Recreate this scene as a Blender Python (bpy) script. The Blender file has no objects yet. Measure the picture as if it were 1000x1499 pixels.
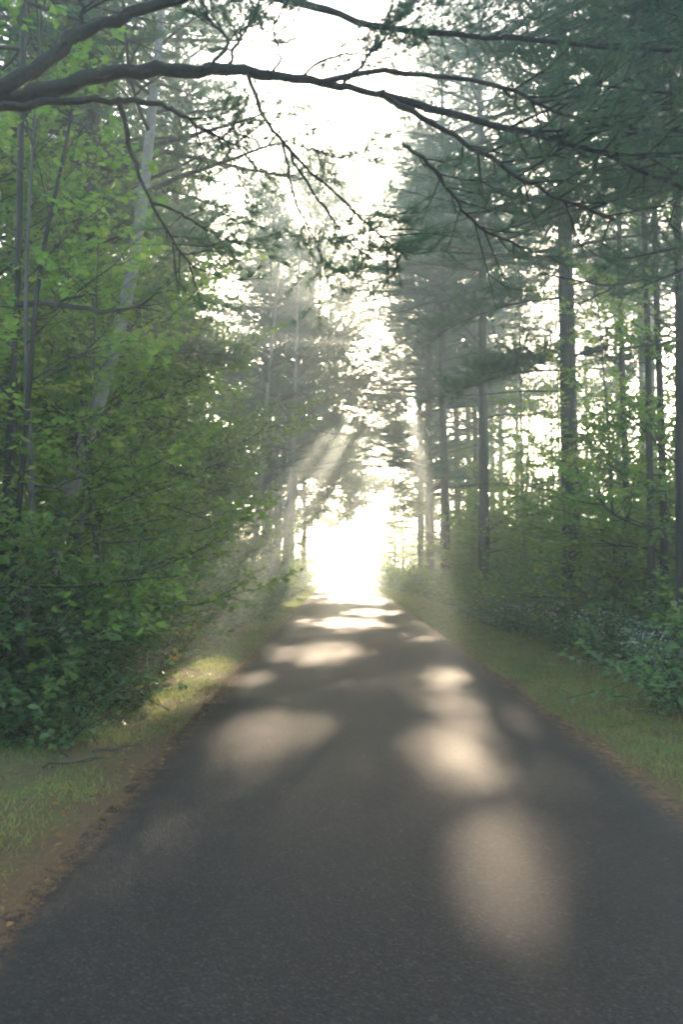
import bpy, math, random
import numpy as np
from mathutils import Vector, Matrix

SC = bpy.context.scene
C = SC.collection
R = math.radians
rng = np.random.default_rng(11)
random.seed(5)

# ------------------------------------------------------------------ camera frame
F = 1166.0                       # focal length in photograph pixels (28 mm on 36 mm)
CAMZ = 1.6
PITCH = math.atan((826 - 749.5) / F)
FWD = np.array([0, math.cos(PITCH), math.sin(PITCH)])
UPV = np.array([0, -math.sin(PITCH), math.cos(PITCH)])
def at(px, py, Y):
    """A surveyed point of the place: where a photograph pixel lies at distance Y."""
    d = FWD + np.array([1., 0, 0]) * ((px - 500) / F) + UPV * ((749.5 - py) / F)
    return np.array([0, 0, CAMZ]) + d * (Y / d[1])
def xg(px, Y): return (px - 500) / F * Y
SUN_AZ, SUN_EL = R(4.4), R(15.5)
SUN = np.array([math.sin(SUN_AZ) * math.cos(SUN_EL), math.cos(SUN_AZ) * math.cos(SUN_EL), math.sin(SUN_EL)])
ROAD_L, ROAD_R = -1.56, 2.26

def ground_z(x, y):
    x = np.asarray(x, float); y = np.asarray(y, float)
    d = np.clip(y - 50, 0, 50)
    z = -0.0006 * d * d - 0.06 * np.clip(y - 100, 0, 35)
    off = np.maximum(np.maximum(ROAD_L - x, x - ROAD_R), 0)          # distance out from the road edge
    z = z + 0.02 * np.sin(x * 1.7 + y * 0.9) * np.clip(off / 0.6, 0, 1) + 0.03 * np.sin(x * .5 - y * .37) * np.clip(off, 0, 1)
    z = z + np.clip(off - 1.2, 0, 3) * 0.06
    return z - 0.012

# ------------------------------------------------------------------ mesh helpers
class Geo:
    def __init__(s): s.v = []; s.f = []; s.n = 0
    def add(s, v, *faces):
        v = np.asarray(v, np.float32).reshape(-1, 3)
        for f in faces:
            f = np.asarray(f, np.int32)
            s.f.append(f + s.n)
        s.v.append(v); s.n += len(v)
    def arrays(s):
        return (np.concatenate(s.v) if s.v else np.zeros((0, 3), np.float32)), s.f
    def mesh(s, name, mat, smooth=False):
        v, fs = s.arrays()
        return mesh_from(name, v, fs, mat, smooth)

def mesh_two(name, g1, m1, g2, m2):
    """One mesh of two materials: leaves or needles first, the twigs that carry them second."""
    v1, f1 = g1.arrays(); v2, f2 = g2.arrays()
    me = mesh_from(name, np.concatenate([v1, v2]), list(f1) + [f + len(v1) for f in f2], m1)
    me.materials.append(m2)
    n1 = sum(len(f) for f in f1); mi = np.zeros(len(me.polygons), np.int32); mi[n1:] = 1
    me.polygons.foreach_set('material_index', mi)
    return me
def mesh_from(name, v, fs, mat, smooth=False):
    me = bpy.data.meshes.new(name)
    fs = [f for f in fs if len(f)]
    me.vertices.add(len(v)); me.vertices.foreach_set('co', np.ascontiguousarray(v, np.float32).ravel())
    loops = np.concatenate([f.ravel() for f in fs]) if fs else np.zeros(0, np.int32)
    tot = np.concatenate([np.full(len(f), f.shape[1], np.int32) for f in fs]) if fs else np.zeros(0, np.int32)
    me.loops.add(len(loops)); me.loops.foreach_set('vertex_index', loops.astype(np.int32))
    start = np.concatenate([[0], np.cumsum(tot)[:-1]]).astype(np.int32) if len(tot) else tot
    me.polygons.add(len(tot)); me.polygons.foreach_set('loop_start', start)
    me.polygons.foreach_set('loop_total', tot)
    if smooth: me.polygons.foreach_set('use_smooth', np.ones(len(tot), bool))
    me.update(calc_edges=True)
    if mat: me.materials.append(mat)
    return me

def norm(a): return a / np.maximum(np.linalg.norm(a, axis=-1, keepdims=True), 1e-9)

def tubes(g, P, Rr, k=6):
    """P (N,m,3) polylines, Rr (N,m) radii -> N tapered tubes with closed tips."""
    P = np.asarray(P, float); Rr = np.asarray(Rr, float)
    if P.ndim == 2: P = P[None]; Rr = Rr[None]
    N, m, _ = P.shape
    if N == 0: return
    T = np.empty_like(P)
    T[:, 1:-1] = P[:, 2:] - P[:, :-2]; T[:, 0] = P[:, 1] - P[:, 0]; T[:, -1] = P[:, -1] - P[:, -2]
    T = norm(T)
    mean = norm(P[:, -1] - P[:, 0])
    ref = np.where(np.abs(mean[:, 2:3]) > 0.8, np.array([[1., 0.13, 0]]), np.array([[0.05, 0.1, 1.]]))
    A = norm(np.cross(T, ref[:, None, :])); B = np.cross(T, A)
    an = np.arange(k) * 2 * math.pi / k
    V = P[:, :, None, :] + Rr[:, :, None, None] * (np.cos(an)[None, None, :, None] * A[:, :, None, :] + np.sin(an)[None, None, :, None] * B[:, :, None, :])
    idx = np.arange(N * m * k).reshape(N, m, k)
    a = idx[:, :-1, :]; b = np.roll(idx, -1, 2)[:, :-1, :]; c = np.roll(idx, -1, 2)[:, 1:, :]; d = idx[:, 1:, :]
    q = np.stack([a, b, c, d], -1).reshape(-1, 4)
    g.add(V.reshape(-1, 3), q, idx[:, -1, :].reshape(N, k))

def smooth_line(pts, n):
    """Catmull-Rom resample of a rough polyline (any columns) to n points."""
    pts = np.asarray(pts, float); m = len(pts)
    t = np.linspace(0, m - 1, n); i = np.clip(t.astype(int), 0, m - 2); u = (t - i)[:, None]
    p0 = pts[np.maximum(i - 1, 0)]; p1 = pts[i]; p2 = pts[i + 1]; p3 = pts[np.minimum(i + 2, m - 1)]
    return .5 * ((2 * p1) + (-p0 + p2) * u + (2 * p0 - 5 * p1 + 4 * p2 - p3) * u**2 + (-p0 + 3 * p1 - 3 * p2 + p3) * u**3)

# leaves: template in (side, along, normal)
L_OVAL = (np.array([[0, 0, 0], [.27, .42, .05], [0, 1, -.06], [-.27, .42, .05]]), [np.array([[0, 1, 2], [0, 2, 3]])])
L_HEX = (np.array([[0, 0, 0], [.2, .2, .03], [.29, .5, .06], [.14, .8, .0], [0, 1, -.1], [-.14, .8, .0], [-.29, .5, .06], [-.2, .2, .03]]),
         [np.array([[0, 1, 2, 3, 4], [0, 4, 5, 6, 7]])])
L_MAPLE = (np.array([[0, 0, 0], [.3, .05, .02], [.55, .38, .05], [.27, .42, .03], [.33, .78, .0], [.12, .7, 0], [0, 1.05, -.08],
                     [-.12, .7, 0], [-.33, .78, 0], [-.27, .42, .03], [-.55, .38, .05], [-.3, .05, .02]]),
           [np.array([[0, 1, 2, 3], [0, 3, 4, 5], [0, 7, 8, 9], [0, 9, 10, 11]]), np.array([[0, 5, 6, 7]])])
def leaves(g, pos, along, nrm, size, tmpl):
    if len(pos) == 0: return
    y = norm(along); x = norm(np.cross(y, nrm)); z = np.cross(x, y)
    tv, tf = tmpl; n = len(pos); T = len(tv)
    V = pos[:, None, :] + size[:, None, None] * (tv[None, :, 0:1] * x[:, None, :] + tv[None, :, 1:2] * y[:, None, :] + tv[None, :, 2:3] * z[:, None, :])
    off = (np.arange(n) * T)[:, None, None]
    g.add(V.reshape(-1, 3), *[(f[None] + off).reshape(-1, f.shape[1]) for f in tf])

def needles(g, pos, d, rg, n=14, length=.11, width=.004, spread=.75):
    """Tufts of needles: every needle is one slim triangle."""
    N = len(pos)
    if N == 0: return
    d = norm(np.repeat(d, n, 0)); p = np.repeat(pos, n, 0)
    r = rg.normal(size=(N * n, 3)); r = norm(r - (r * d).sum(1, keepdims=True) * d)
    th = spread * np.sqrt(rg.random((N * n, 1)))
    nd = d * np.cos(th) + r * np.sin(th)
    Ln = length * rg.uniform(.65, 1.1, (N * n, 1))
    side = norm(np.cross(nd, rg.normal(size=(N * n, 3)))) * (width / 2)
    tip = p + nd * Ln; tip[:, 2] -= .1 * Ln[:, 0] * rg.random(N * n)
    V = np.stack([p - side, p + side, tip], 1)
    g.add(V.reshape(-1, 3), np.arange(N * n * 3).reshape(-1, 3))

UP = np.array([0, 0, 1.])
def bough(gw, gn, pts, r0, r1, rg, twig=.6, step=.16, s0=.25, tufts=4, nn=13, nl=.11, nw=.004, k=5, up=.25, wood=True, tipbias=.5, sub=1):
    """One needle-bearing bough along a polyline, with side twigs and tufts."""
    pts = np.asarray(pts, float); m = len(pts)
    if wood: tubes(gw, pts, np.linspace(r0, r1, m), k)
    seg = np.linalg.norm(np.diff(pts, axis=0), axis=1); L = seg.sum(); cum = np.concatenate([[0], np.cumsum(seg)]) / max(L, 1e-6)
    n = max(2, int(L * (1 - s0) / step))
    s = np.clip(s0 + (1 - s0) * (np.arange(n) + rg.random(n) * .8) / n, 0, 1)
    base = np.stack([np.interp(s, cum, pts[:, j]) for j in range(3)], 1)
    e = np.clip(s + .03, 0, 1); b = np.clip(s - .03, 0, 1)
    T = norm(np.stack([np.interp(e, cum, pts[:, j]) - np.interp(b, cum, pts[:, j]) for j in range(3)], 1))
    S = norm(np.cross(T, UP)) * np.where(np.arange(n) % 2, 1, -1)[:, None]
    a = rg.uniform(.6, 1.15, (n, 1))
    D = norm(T * np.cos(a) + S * np.sin(a) + UP * rg.normal(up * .4, .22, (n, 1)))
    tl = twig * (1 - tipbias * s) * rg.uniform(.5, 1.15, n) * np.clip((s - s0) * 6 + .45, 0, 1)
    tw(gw, gn, base, D, tl, rg, r1, tufts, nn, nl, nw, up, sub)
    needles(gn, pts[-1:].repeat(2, 0), (pts[-1:] - pts[-2:-1]).repeat(2, 0), rg, nn, nl, nw)

def tw(gw, gn, base, D, tl, rg, rr, tufts, nn, nl, nw, up, sub):
    n = len(base)
    mid = base + D * tl[:, None] * .5
    end = base + D * tl[:, None] + UP * (tl[:, None] * rg.uniform(-.05, up, (n, 1)))
    tubes(gw, np.stack([base, mid, end], 1), np.stack([np.full(n, max(rr, .003)), np.full(n, max(rr * .7, .002)), np.full(n, .0015)], 1), 3)
    q = np.linspace(.3, 1, tufts)
    for u in q:
        uu = np.clip(u + rg.normal(0, .06, (n, 1)), .15, 1)
        p = np.where(uu < .5, base + (mid - base) * uu * 2, mid + (end - mid) * (uu - .5) * 2)
        dd = norm(end - mid) + UP * up + rg.normal(0, .35, (n, 3))
        needles(gn, p, dd, rg, nn, nl, nw)
    if sub:
        f = rg.uniform(.35, .75, (n, 1)); b2 = base + (mid - base) * f * 2 * (f < .5) + (f >= .5) * ((mid - base) + (end - mid) * (f - .5) * 2)
        sd = np.where(rg.random((n, 1)) < .5, 1, -1)
        D2 = norm(D + sd * .8 * norm(np.cross(D, UP)) + UP * rg.normal(.1, .2, (n, 1)))
        keep = tl > .22
        if keep.any(): tw(gw, gn, b2[keep], D2[keep], (tl * .5)[keep], rg, rr * .6, max(2, tufts - 1), nn, nl, nw, up, sub - 1)

# ------------------------------------------------------------------ materials
def mat(name):
    m = bpy.data.materials.new(name); m.use_nodes = True
    nt = m.node_tree; nt.nodes.clear()
    return m, nt
def nd(nt, typ, **kw):
    n = nt.nodes.new(typ)
    for k_, v in kw.items():
        if k_ in n.inputs.keys(): n.inputs[k_].default_value = v
        else: setattr(n, k_, v)
    return n
def ramp(nt, stops, interp='LINEAR'):
    n = nt.nodes.new('ShaderNodeValToRGB'); cr = n.color_ramp; cr.interpolation = interp
    while len(cr.elements) < len(stops): cr.elements.new(.5)
    for e, (p, c) in zip(cr.elements, stops): e.position = p; e.color = (*c, 1)
    return n
def mixc(nt, a, b, fac, mode='MIX'):
    n = nt.nodes.new('ShaderNodeMix'); n.data_type = 'RGBA'; n.blend_type = mode
    L = nt.links
    for s, v in ((0, fac), (6, a), (7, b)):
        if hasattr(v, 'links'): L.new(v, n.inputs[s])
        else: n.inputs[s].default_value = v if not isinstance(v, tuple) else (*v, 1)[:4]
    return n.outputs[2]
def math_(nt, op, a, b=None, clamp=False):
    n = nt.nodes.new('ShaderNodeMath'); n.operation = op; n.use_clamp = clamp
    for i, v in enumerate((a, b)):
        if v is None: continue
        if hasattr(v, 'links'): nt.links.new(v, n.inputs[i])
        else: n.inputs[i].default_value = v
    return n.outputs[0]
def noise(nt, vec, scale, detail=4, rough=.55, dist=0):
    n = nd(nt, 'ShaderNodeTexNoise'); n.inputs['Scale'].default_value = scale; n.inputs['Detail'].default_value = detail
    n.inputs['Roughness'].default_value = rough; n.inputs['Distortion'].default_value = dist
    if vec is not None: nt.links.new(vec, n.inputs['Vector'])
    return n.outputs['Fac']
def mapping(nt, vec, scale):
    n = nd(nt, 'ShaderNodeMapping'); n.inputs['Scale'].default_value = scale; nt.links.new(vec, n.inputs['Vector'])
    return n.outputs['Vector']
def out(nt, shader, disp=None):
    o = nd(nt, 'ShaderNodeOutputMaterial'); nt.links.new(shader, o.inputs['Surface'])

def leaf_mat(name, cols, tcols, tr=.45, rough=.5, spec=.35, clump=.7):
    """Leaf: reflecting side plus light coming through; colour differs from leaf to leaf."""
    m, nt = mat(name); L = nt.links
    geo = nd(nt, 'ShaderNodeNewGeometry'); oi = nd(nt, 'ShaderNodeObjectInfo')
    tc = nd(nt, 'ShaderNodeTexCoord')
    nz = noise(nt, tc.outputs['Object'], clump, 3)
    k_ = math_(nt, 'ADD', math_(nt, 'MULTIPLY', geo.outputs['Random Per Island'], .55), math_(nt, 'MULTIPLY', math_(nt, 'SUBTRACT', nz, .28), .95), True)
    k_ = math_(nt, 'ADD', k_, math_(nt, 'MULTIPLY', math_(nt, 'SUBTRACT', oi.outputs['Random'], .5), .25), True)
    r1 = ramp(nt, cols); r2 = ramp(nt, tcols)
    L.new(k_, r1.inputs[0]); L.new(k_, r2.inputs[0])
    p = nd(nt, 'ShaderNodeBsdfPrincipled'); p.inputs['Roughness'].default_value = rough; p.inputs['Specular IOR Level'].default_value = spec
    L.new(r1.outputs[0], p.inputs['Base Color'])
    t = nd(nt, 'ShaderNodeBsdfTranslucent'); L.new(r2.outputs[0], t.inputs['Color'])
    mx = nd(nt, 'ShaderNodeMixShader'); mx.inputs[0].default_value = tr
    L.new(p.outputs[0], mx.inputs[1]); L.new(t.outputs[0], mx.inputs[2])
    out(nt, mx.outputs[0]); return m

M = {}
M['maple'] = leaf_mat('maple leaf', [(0, (.048, .1, .03)), (.5, (.082, .148, .038)), (.85, (.135, .18, .04)), (1, (.28, .23, .035))],
                      [(0, (.16, .35, .05)), (.5, (.28, .48, .07)), (.85, (.45, .57, .08)), (1, (.65, .55, .09))], .5)
M['birchleaf'] = leaf_mat('birch leaf', [(0, (.04, .075, .025)), (.6, (.07, .11, .03)), (1, (.2, .17, .04))],
                          [(0, (.08, .17, .045)), (.6, (.135, .23, .05)), (1, (.25, .22, .05))], .42)
M['light_maple'] = leaf_mat('young maple leaf', [(0, (.06, .115, .03)), (.5, (.105, .165, .035)), (.85, (.17, .2, .04)), (1, (.32, .26, .035))],
                      [(0, (.2, .38, .06)), (.5, (.34, .52, .08)), (.85, (.5, .58, .09)), (1, (.65, .55, .1))], .5)
M['shrub'] = leaf_mat('shrub leaf', [(0, (.055, .11, .04)), (.55, (.095, .165, .05)), (.9, (.155, .2, .055)), (1, (.36, .28, .05))],
                      [(0, (.12, .3, .1)), (.6, (.2, .42, .12)), (1, (.45, .4, .08))], .4, .4, .5)
M['yellow_shrub'] = leaf_mat('yellowing leaf', [(0, (.14, .17, .03)), (.5, (.28, .26, .04)), (1, (.42, .3, .05))],
                             [(0, (.25, .3, .04)), (.5, (.5, .42, .06)), (1, (.6, .35, .06))], .45)
M['needle'] = leaf_mat('pine needle', [(0, (.036, .085, .05)), (.5, (.058, .125, .07)), (1, (.09, .145, .062))],
                       [(0, (.07, .19, .09)), (.6, (.12, .26, .12)), (1, (.19, .28, .1))], .35, .5, .4)
M['grass'] = leaf_mat('grass blade', [(0, (.12, .18, .05)), (.5, (.2, .25, .075)), (.8, (.32, .3, .12)), (1, (.45, .36, .18))],
                      [(0, (.16, .26, .05)), (.5, (.28, .4, .08)), (.85, (.45, .45, .13)), (1, (.55, .42, .2))], .4, .6, .2, 1.2)
M['litter'] = leaf_mat('fallen leaf', [(0, (.12, .06, .025)), (.4, (.22, .11, .04)), (.75, (.3, .18, .06)), (1, (.36, .3, .12))],
                       [(0, (.2, .1, .03)), (.5, (.35, .2, .06)), (1, (.4, .32, .12))], .25, .6, .25, 3)
M['petal'] = leaf_mat('aster petal', [(0, (.62, .6, .66)), (1, (.8, .79, .8))], [(0, (.5, .48, .6)), (1, (.7, .7, .75))], .3, .6, .2)

def bark_mat(name, c0, c1, c2, sc=(9, 9, 1.6), bump=.6):
    m, nt = mat(name); L = nt.links
    tc = nd(nt, 'ShaderNodeTexCoord'); v = mapping(nt, tc.outputs['Object'], sc)
    n1 = noise(nt, v, 2.2, 8, .65, .4); n2 = noise(nt, tc.outputs['Object'], .8, 3)
    r = ramp(nt, [(.3, c0), (.55, c1), (.8, c2)]); L.new(n1, r.inputs[0])
    col = mixc(nt, r.outputs[0], (.045, .06, .03), math_(nt, 'MULTIPLY', n2, .35))
    p = nd(nt, 'ShaderNodeBsdfPrincipled'); p.inputs['Roughness'].default_value = .85; L.new(col, p.inputs['Base Color'])
    b = nd(nt, 'ShaderNodeBump'); b.inputs['Strength'].default_value = bump; b.inputs['Distance'].default_value = .03
    L.new(n1, b.inputs['Height']); L.new(b.outputs[0], p.inputs['Normal']); out(nt, p.outputs[0]); return m
M['pinebark'] = bark_mat('pine bark', (.025, .022, .018), (.07, .06, .05), (.14, .12, .1))
M['darkbark'] = bark_mat('dark pine bark', (.006, .006, .006), (.018, .016, .015), (.045, .042, .038), (14, 14, 14), .8)
M['greybark'] = bark_mat('grey bark', (.05, .047, .04), (.1, .095, .085), (.17, .16, .14), (7, 7, 2.2), .35)
M['twig'] = bark_mat('twig bark', (.03, .025, .02), (.06, .05, .04), (.1, .085, .07), (20, 20, 20), .2)

def birch_mat():
    m, nt = mat('birch bark'); L = nt.links
    tc = nd(nt, 'ShaderNodeTexCoord')
    v = mapping(nt, tc.outputs['Object'], (3, 3, 26)); n1 = noise(nt, v, 1.0, 4, .6)
    n2 = noise(nt, mapping(nt, tc.outputs['Object'], (2.5, 2.5, 2)), 1.4, 5, .6)
    n3 = noise(nt, tc.outputs['Object'], 22, 4)
    base = ramp(nt, [(.3, (.13, .125, .11)), (.7, (.3, .29, .265))]); L.new(n3, base.inputs[0])
    mk = ramp(nt, [(.6, (0, 0, 0)), (.68, (1, 1, 1))]); L.new(n1, mk.inputs[0])
    bl = ramp(nt, [(.47, (0, 0, 0)), (.6, (1, 1, 1))]); L.new(n2, bl.inputs[0])
    c = mixc(nt, base.outputs[0], (.06, .05, .045), math_(nt, 'MULTIPLY', mk.outputs[0], .75))
    c = mixc(nt, c, (.16, .17, .13), math_(nt, 'MULTIPLY', bl.outputs[0], .75))
    p = nd(nt, 'ShaderNodeBsdfPrincipled'); p.inputs['Roughness'].default_value = .7; L.new(c, p.inputs['Base Color'])
    b = nd(nt, 'ShaderNodeBump'); b.inputs['Strength'].default_value = .3; b.inputs['Distance'].default_value = .01
    L.new(n1, b.inputs['Height']); L.new(b.outputs[0], p.inputs['Normal']); out(nt, p.outputs[0]); return m
M['birch'] = birch_mat()

def asphalt_mat():
    m, nt = mat('asphalt'); L = nt.links
    tc = nd(nt, 'ShaderNodeTexCoord'); o = tc.outputs['Object']
    big = noise(nt, mapping(nt, o, (1, .35, 1)), 1.1, 5, .6)
    lane = noise(nt, mapping(nt, o, (2.4, .06, 1)), 1.0, 4, .55)
    blot = noise(nt, o, 3.2, 8, .75)
    vo = nd(nt, 'ShaderNodeTexVoronoi'); vo.inputs['Scale'].default_value = 95; L.new(o, vo.inputs['Vector'])
    fine = noise(nt, o, 160, 3, .7)
    r = ramp(nt, [(.3, (.018, .0165, .0145)), (.7, (.035, .032, .0285))])
    mixv = math_(nt, 'ADD', math_(nt, 'MULTIPLY', big, .35), math_(nt, 'ADD', math_(nt, 'MULTIPLY', lane, .25), math_(nt, 'MULTIPLY', blot, .4)))
    L.new(mixv, r.inputs[0])
    sep = nd(nt, 'ShaderNodeSeparateColor'); L.new(vo.outputs['Color'], sep.inputs[0])
    st = ramp(nt, [(.0, (.55, .55, .55)), (.7, (1.0, 1.0, 1.0)), (.9, (1.4, 1.38, 1.34)), (1, (2.6, 2.5, 2.3))]); L.new(sep.outputs[0], st.inputs[0])
    col = mixc(nt, r.outputs[0], st.outputs[0], .8, 'MULTIPLY')
    fr = ramp(nt, [(.3, (.7, .7, .7)), (.75, (1.25, 1.25, 1.25))]); L.new(fine, fr.inputs[0])
    col = mixc(nt, col, fr.outputs[0], .8, 'MULTIPLY')
    # pine dust gathered along both edges
    sx = nd(nt, 'ShaderNodeSeparateXYZ'); L.new(o, sx.inputs[0])
    ctr = math_(nt, 'ABSOLUTE', math_(nt, 'SUBTRACT', sx.outputs[0], (ROAD_L + ROAD_R) / 2))
    hw = (ROAD_R - ROAD_L) / 2
    edge = math_(nt, 'MULTIPLY', math_(nt, 'SUBTRACT', ctr, hw - .34), 2.9, True)
    e2 = math_(nt, 'MULTIPLY', math_(nt, 'MULTIPLY', edge, edge), math_(nt, 'MULTIPLY', math_(nt, 'SUBTRACT', noise(nt, o, 9, 6, .75), .42), 5.0, True))
    col = mixc(nt, col, (.3, .17, .085), math_(nt, 'MULTIPLY', e2, .9))
    p = nd(nt, 'ShaderNodeBsdfPrincipled'); L.new(col, p.inputs['Base Color'])
    p.inputs['Specular IOR Level'].default_value = .22; p.inputs['Roughness'].default_value = .75
    bm_ = nd(nt, 'ShaderNodeBump'); bm_.inputs['Strength'].default_value = .55; bm_.inputs['Distance'].default_value = .006
    L.new(math_(nt, 'ADD', math_(nt, 'MULTIPLY', vo.outputs['Distance'], 1.0), fine), bm_.inputs['Height'])
    L.new(bm_.outputs[0], p.inputs['Normal']); out(nt, p.outputs[0]); return m
M['asphalt'] = asphalt_mat()

def ground_mat():
    m, nt = mat('verge soil and turf'); L = nt.links
    tc = nd(nt, 'ShaderNodeTexCoord'); o = tc.outputs['Object']
    n1 = noise(nt, o, 1.6, 5, .6); n2 = noise(nt, o, 14, 6, .7); n3 = noise(nt, o, 70, 4, .7)
    soil = ramp(nt, [(.25, (.07, .05, .032)), (.55, (.16, .11, .066)), (.8, (.29, .21, .12))]); L.new(n3, soil.inputs[0])
    turf = ramp(nt, [(.3, (.09, .115, .04)), (.6, (.17, .19, .065)), (.8, (.3, .27, .12))]); L.new(n2, turf.inputs[0])
    sx = nd(nt, 'ShaderNodeSeparateXYZ'); L.new(o, sx.inputs[0])
    ctr = math_(nt, 'ABSOLUTE', math_(nt, 'SUBTRACT', sx.outputs[0], (ROAD_L + ROAD_R) / 2)); hw = (ROAD_R - ROAD_L) / 2
    fr = math_(nt, 'SUBTRACT', 1.0, math_(nt, 'MULTIPLY', math_(nt, 'SUBTRACT', ctr, math_(nt, 'ADD', hw - .22, math_(nt, 'MULTIPLY', n2, .55))), 3.6, True))   # needle litter blown to the kerbless edge
    far = math_(nt, 'MULTIPLY', math_(nt, 'SUBTRACT', ctr, hw + 1.6), 1.0, True)                               # woodland floor
    wood_end = math_(nt, 'MULTIPLY', math_(nt, 'SUBTRACT', 62.0, sx.outputs[1]), .2, True)
    base = mixc(nt, turf.outputs[0], soil.outputs[0], math_(nt, 'MULTIPLY', math_(nt, 'SUBTRACT', n1, .36), 4.0, True))
    base = mixc(nt, base, soil.outputs[0], math_(nt, 'MULTIPLY', far, wood_end))
    lit = mixc(nt, (.11, .075, .048), (.24, .165, .1), n3)
    col = mixc(nt, base, lit, math_(nt, 'MULTIPLY', fr, .85))
    p = nd(nt, 'ShaderNodeBsdfPrincipled'); p.inputs['Roughness'].default_value = .95; p.inputs['Specular IOR Level'].default_value = .15
    L.new(col, p.inputs['Base Color'])
    b = nd(nt, 'ShaderNodeBump'); b.inputs['Strength'].default_value = .8; b.inputs['Distance'].default_value = .03
    L.new(math_(nt, 'ADD', n2, n3), b.inputs['Height']); L.new(b.outputs[0], p.inputs['Normal']); out(nt, p.outputs[0]); return m
M['ground'] = ground_mat()

# ------------------------------------------------------------------ scene objects
def tag(o, label=None, cat=None, group=None, kind=None):
    if label: o['label'] = label
    if cat: o['category'] = cat
    if group: o['group'] = group
    if kind: o['kind'] = kind
    return o
def obj(name, me, parent=None):
    o = bpy.data.objects.new(name, me); C.objects.link(o)
    if parent: o.parent = parent
    return o
def empty(name, loc=(0, 0, 0), rz=0, sc=1):
    o = bpy.data.objects.new(name, None); C.objects.link(o); o.empty_display_size = .3
    o.location = loc; o.rotation_euler = (0, 0, rz); o.scale = (sc, sc, sc) if np.isscalar(sc) else sc
    return o
CROWNS = []
class Kind:
    """A plant built once from its parts; every later plant of the kind copies them."""
    def __init__(s, name, parts): s.name = name; s.parts = parts; s.first = None
    def place(s, x, y, rz=0, sc=1, label=None, cat='tree', group=None, tilt=(0, 0)):
        z = float(ground_z(x, y)) - .03
        root = empty(s.name, (x, y, z), rz, sc)
        root.rotation_euler = (tilt[0], tilt[1], rz)
        tag(root, label, cat, group)
        if s.first is None:
            s.first = root; kids = [obj(n, me, root) for n, me in s.parts]
        else:
            kids = []
            for ch in s.first_kids:
                c = ch.copy(); C.objects.link(c); c.parent = root; kids.append(c)
        if s.first is root: s.first_kids = kids
        CROWNS.extend(k_ for k_ in kids if k_.name.split('.')[0] in ('crown', 'foliage'))
        return root

# ---- pines
def pine_geo(h, base, r0, seed, maxlen, lean=0., dead=16, step=.5, per=6, nn=15, nl=.17, nw=.0105, twig=1.05, tstep=.13, tufts=4, low=1., prof=.75, extra=()):
    rg = np.random.default_rng(seed); gw = Geo(); gb = Geo(); gn = Geo()
    n = 16; t = np.linspace(0, 1, n)
    pts = np.stack([np.cumsum(rg.normal(0, .03, n)) * .5 + lean * t * h, np.cumsum(rg.normal(0, .03, n)) * .5, t * h], 1); pts[0, :2] = 0
    pts -= pts[0]
    rad = r0 * (1 - t * .88) ** .9; rad[0] *= 1.25
    tubes(gw, smooth_line(pts, 40), np.interp(np.linspace(0, 1, 40), t, rad) * (1 + rg.normal(0, .025, 40)), 12)
    cx = lambda z: np.array([np.interp(z, pts[:, 2], pts[:, 0]), np.interp(z, pts[:, 2], pts[:, 1]), z])
    for i in range(dead):                                            # dead and thin lower limbs
        z = rg.uniform(1.8, base + 2.5); a = rg.uniform(0, 2 * math.pi); L = rg.uniform(.3, 1.) * maxlen * .75
        d = np.array([math.cos(a), math.sin(a), 0]); p0 = cx(z); nseg = 7; u = np.linspace(0, 1, nseg)[:, None]
        el = rg.uniform(-.1, .3)
        P = p0 + d * u * L + UP * (el * u * L - .16 * L * u**2) + np.cumsum(rg.normal(0, .022, (nseg, 3)), 0) * L * .5; P[0] = p0
        tubes(gb, smooth_line(P, 10), np.linspace(.022, .004, 10) * (.5 + .25 * L), 4)
        k = int(2 + L * 2.5); s = rg.uniform(.25, .95, k); B = np.stack([np.interp(s, u[:, 0], P[:, j]) for j in range(3)], 1)
        D = norm(d + rg.normal(0, .6, (k, 3))); l2 = rg.uniform(.15, .5, (k, 1)) * L * .5
        tubes(gb, np.stack([B, B + D * l2 * .5, B + D * l2 + UP * rg.normal(0, .08, (k, 1))], 1), np.tile([.007, .005, .002], (k, 1)), 3)
    z = base
    while z < h - .3:
        tt = (z - base) / (h - base)
        Lz = maxlen * ((1 - tt) ** prof) * (low + (1 - low) * min(1, tt * 4)) + .25
        for j in range(max(2, int(rg.poisson(per)))):
            a = rg.uniform(0, 2 * math.pi); L = Lz * rg.uniform(.55, 1.15)
            el = rg.normal(.12, .12) + .55 * tt**1.6
            d = np.array([math.cos(a), math.sin(a), 0]); p0 = cx(z + rg.normal(0, .12)); u = np.linspace(0, 1, 7)[:, None]
            side = np.array([-d[1], d[0], 0]) * rg.normal(0, .1)
            P = p0 + d * u * L + UP * (L * (el * u - .3 * u**2 + .17 * u**3 * (1.2))) + side * u**2 * L
            bough(gb, gn, P, .012 + .014 * L, .005, rg, twig * (.45 + .2 * L), tstep, .28, tufts, nn, nl, nw, 5)
        z += step * rg.uniform(.7, 1.3)
    for z, a, L in extra:                                            # heavy low boughs under the crown
        d = np.array([math.cos(a), math.sin(a), 0]); p0 = cx(z); u = np.linspace(0, 1, 8)[:, None]
        P = p0 + d * u * L + UP * L * (.08 * u - .3 * u**2)
        bough(gb, gn, P, .03, .006, rg, twig * 1.1, .045, .12, 6, 26, nl, nw, 6, up=.5, tipbias=.2)
    return gw, gb, gn
def pine_kind(bark='pinebark', **kw):
    gw, gb, gn = pine_geo(**kw)
    return Kind('pine_tree', [('trunk', gw.mesh('pine_trunk', M[bark], True)), ('crown', mesh_two('pine_crown', gn, M['needle'], gb, M['twig']))])

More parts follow.
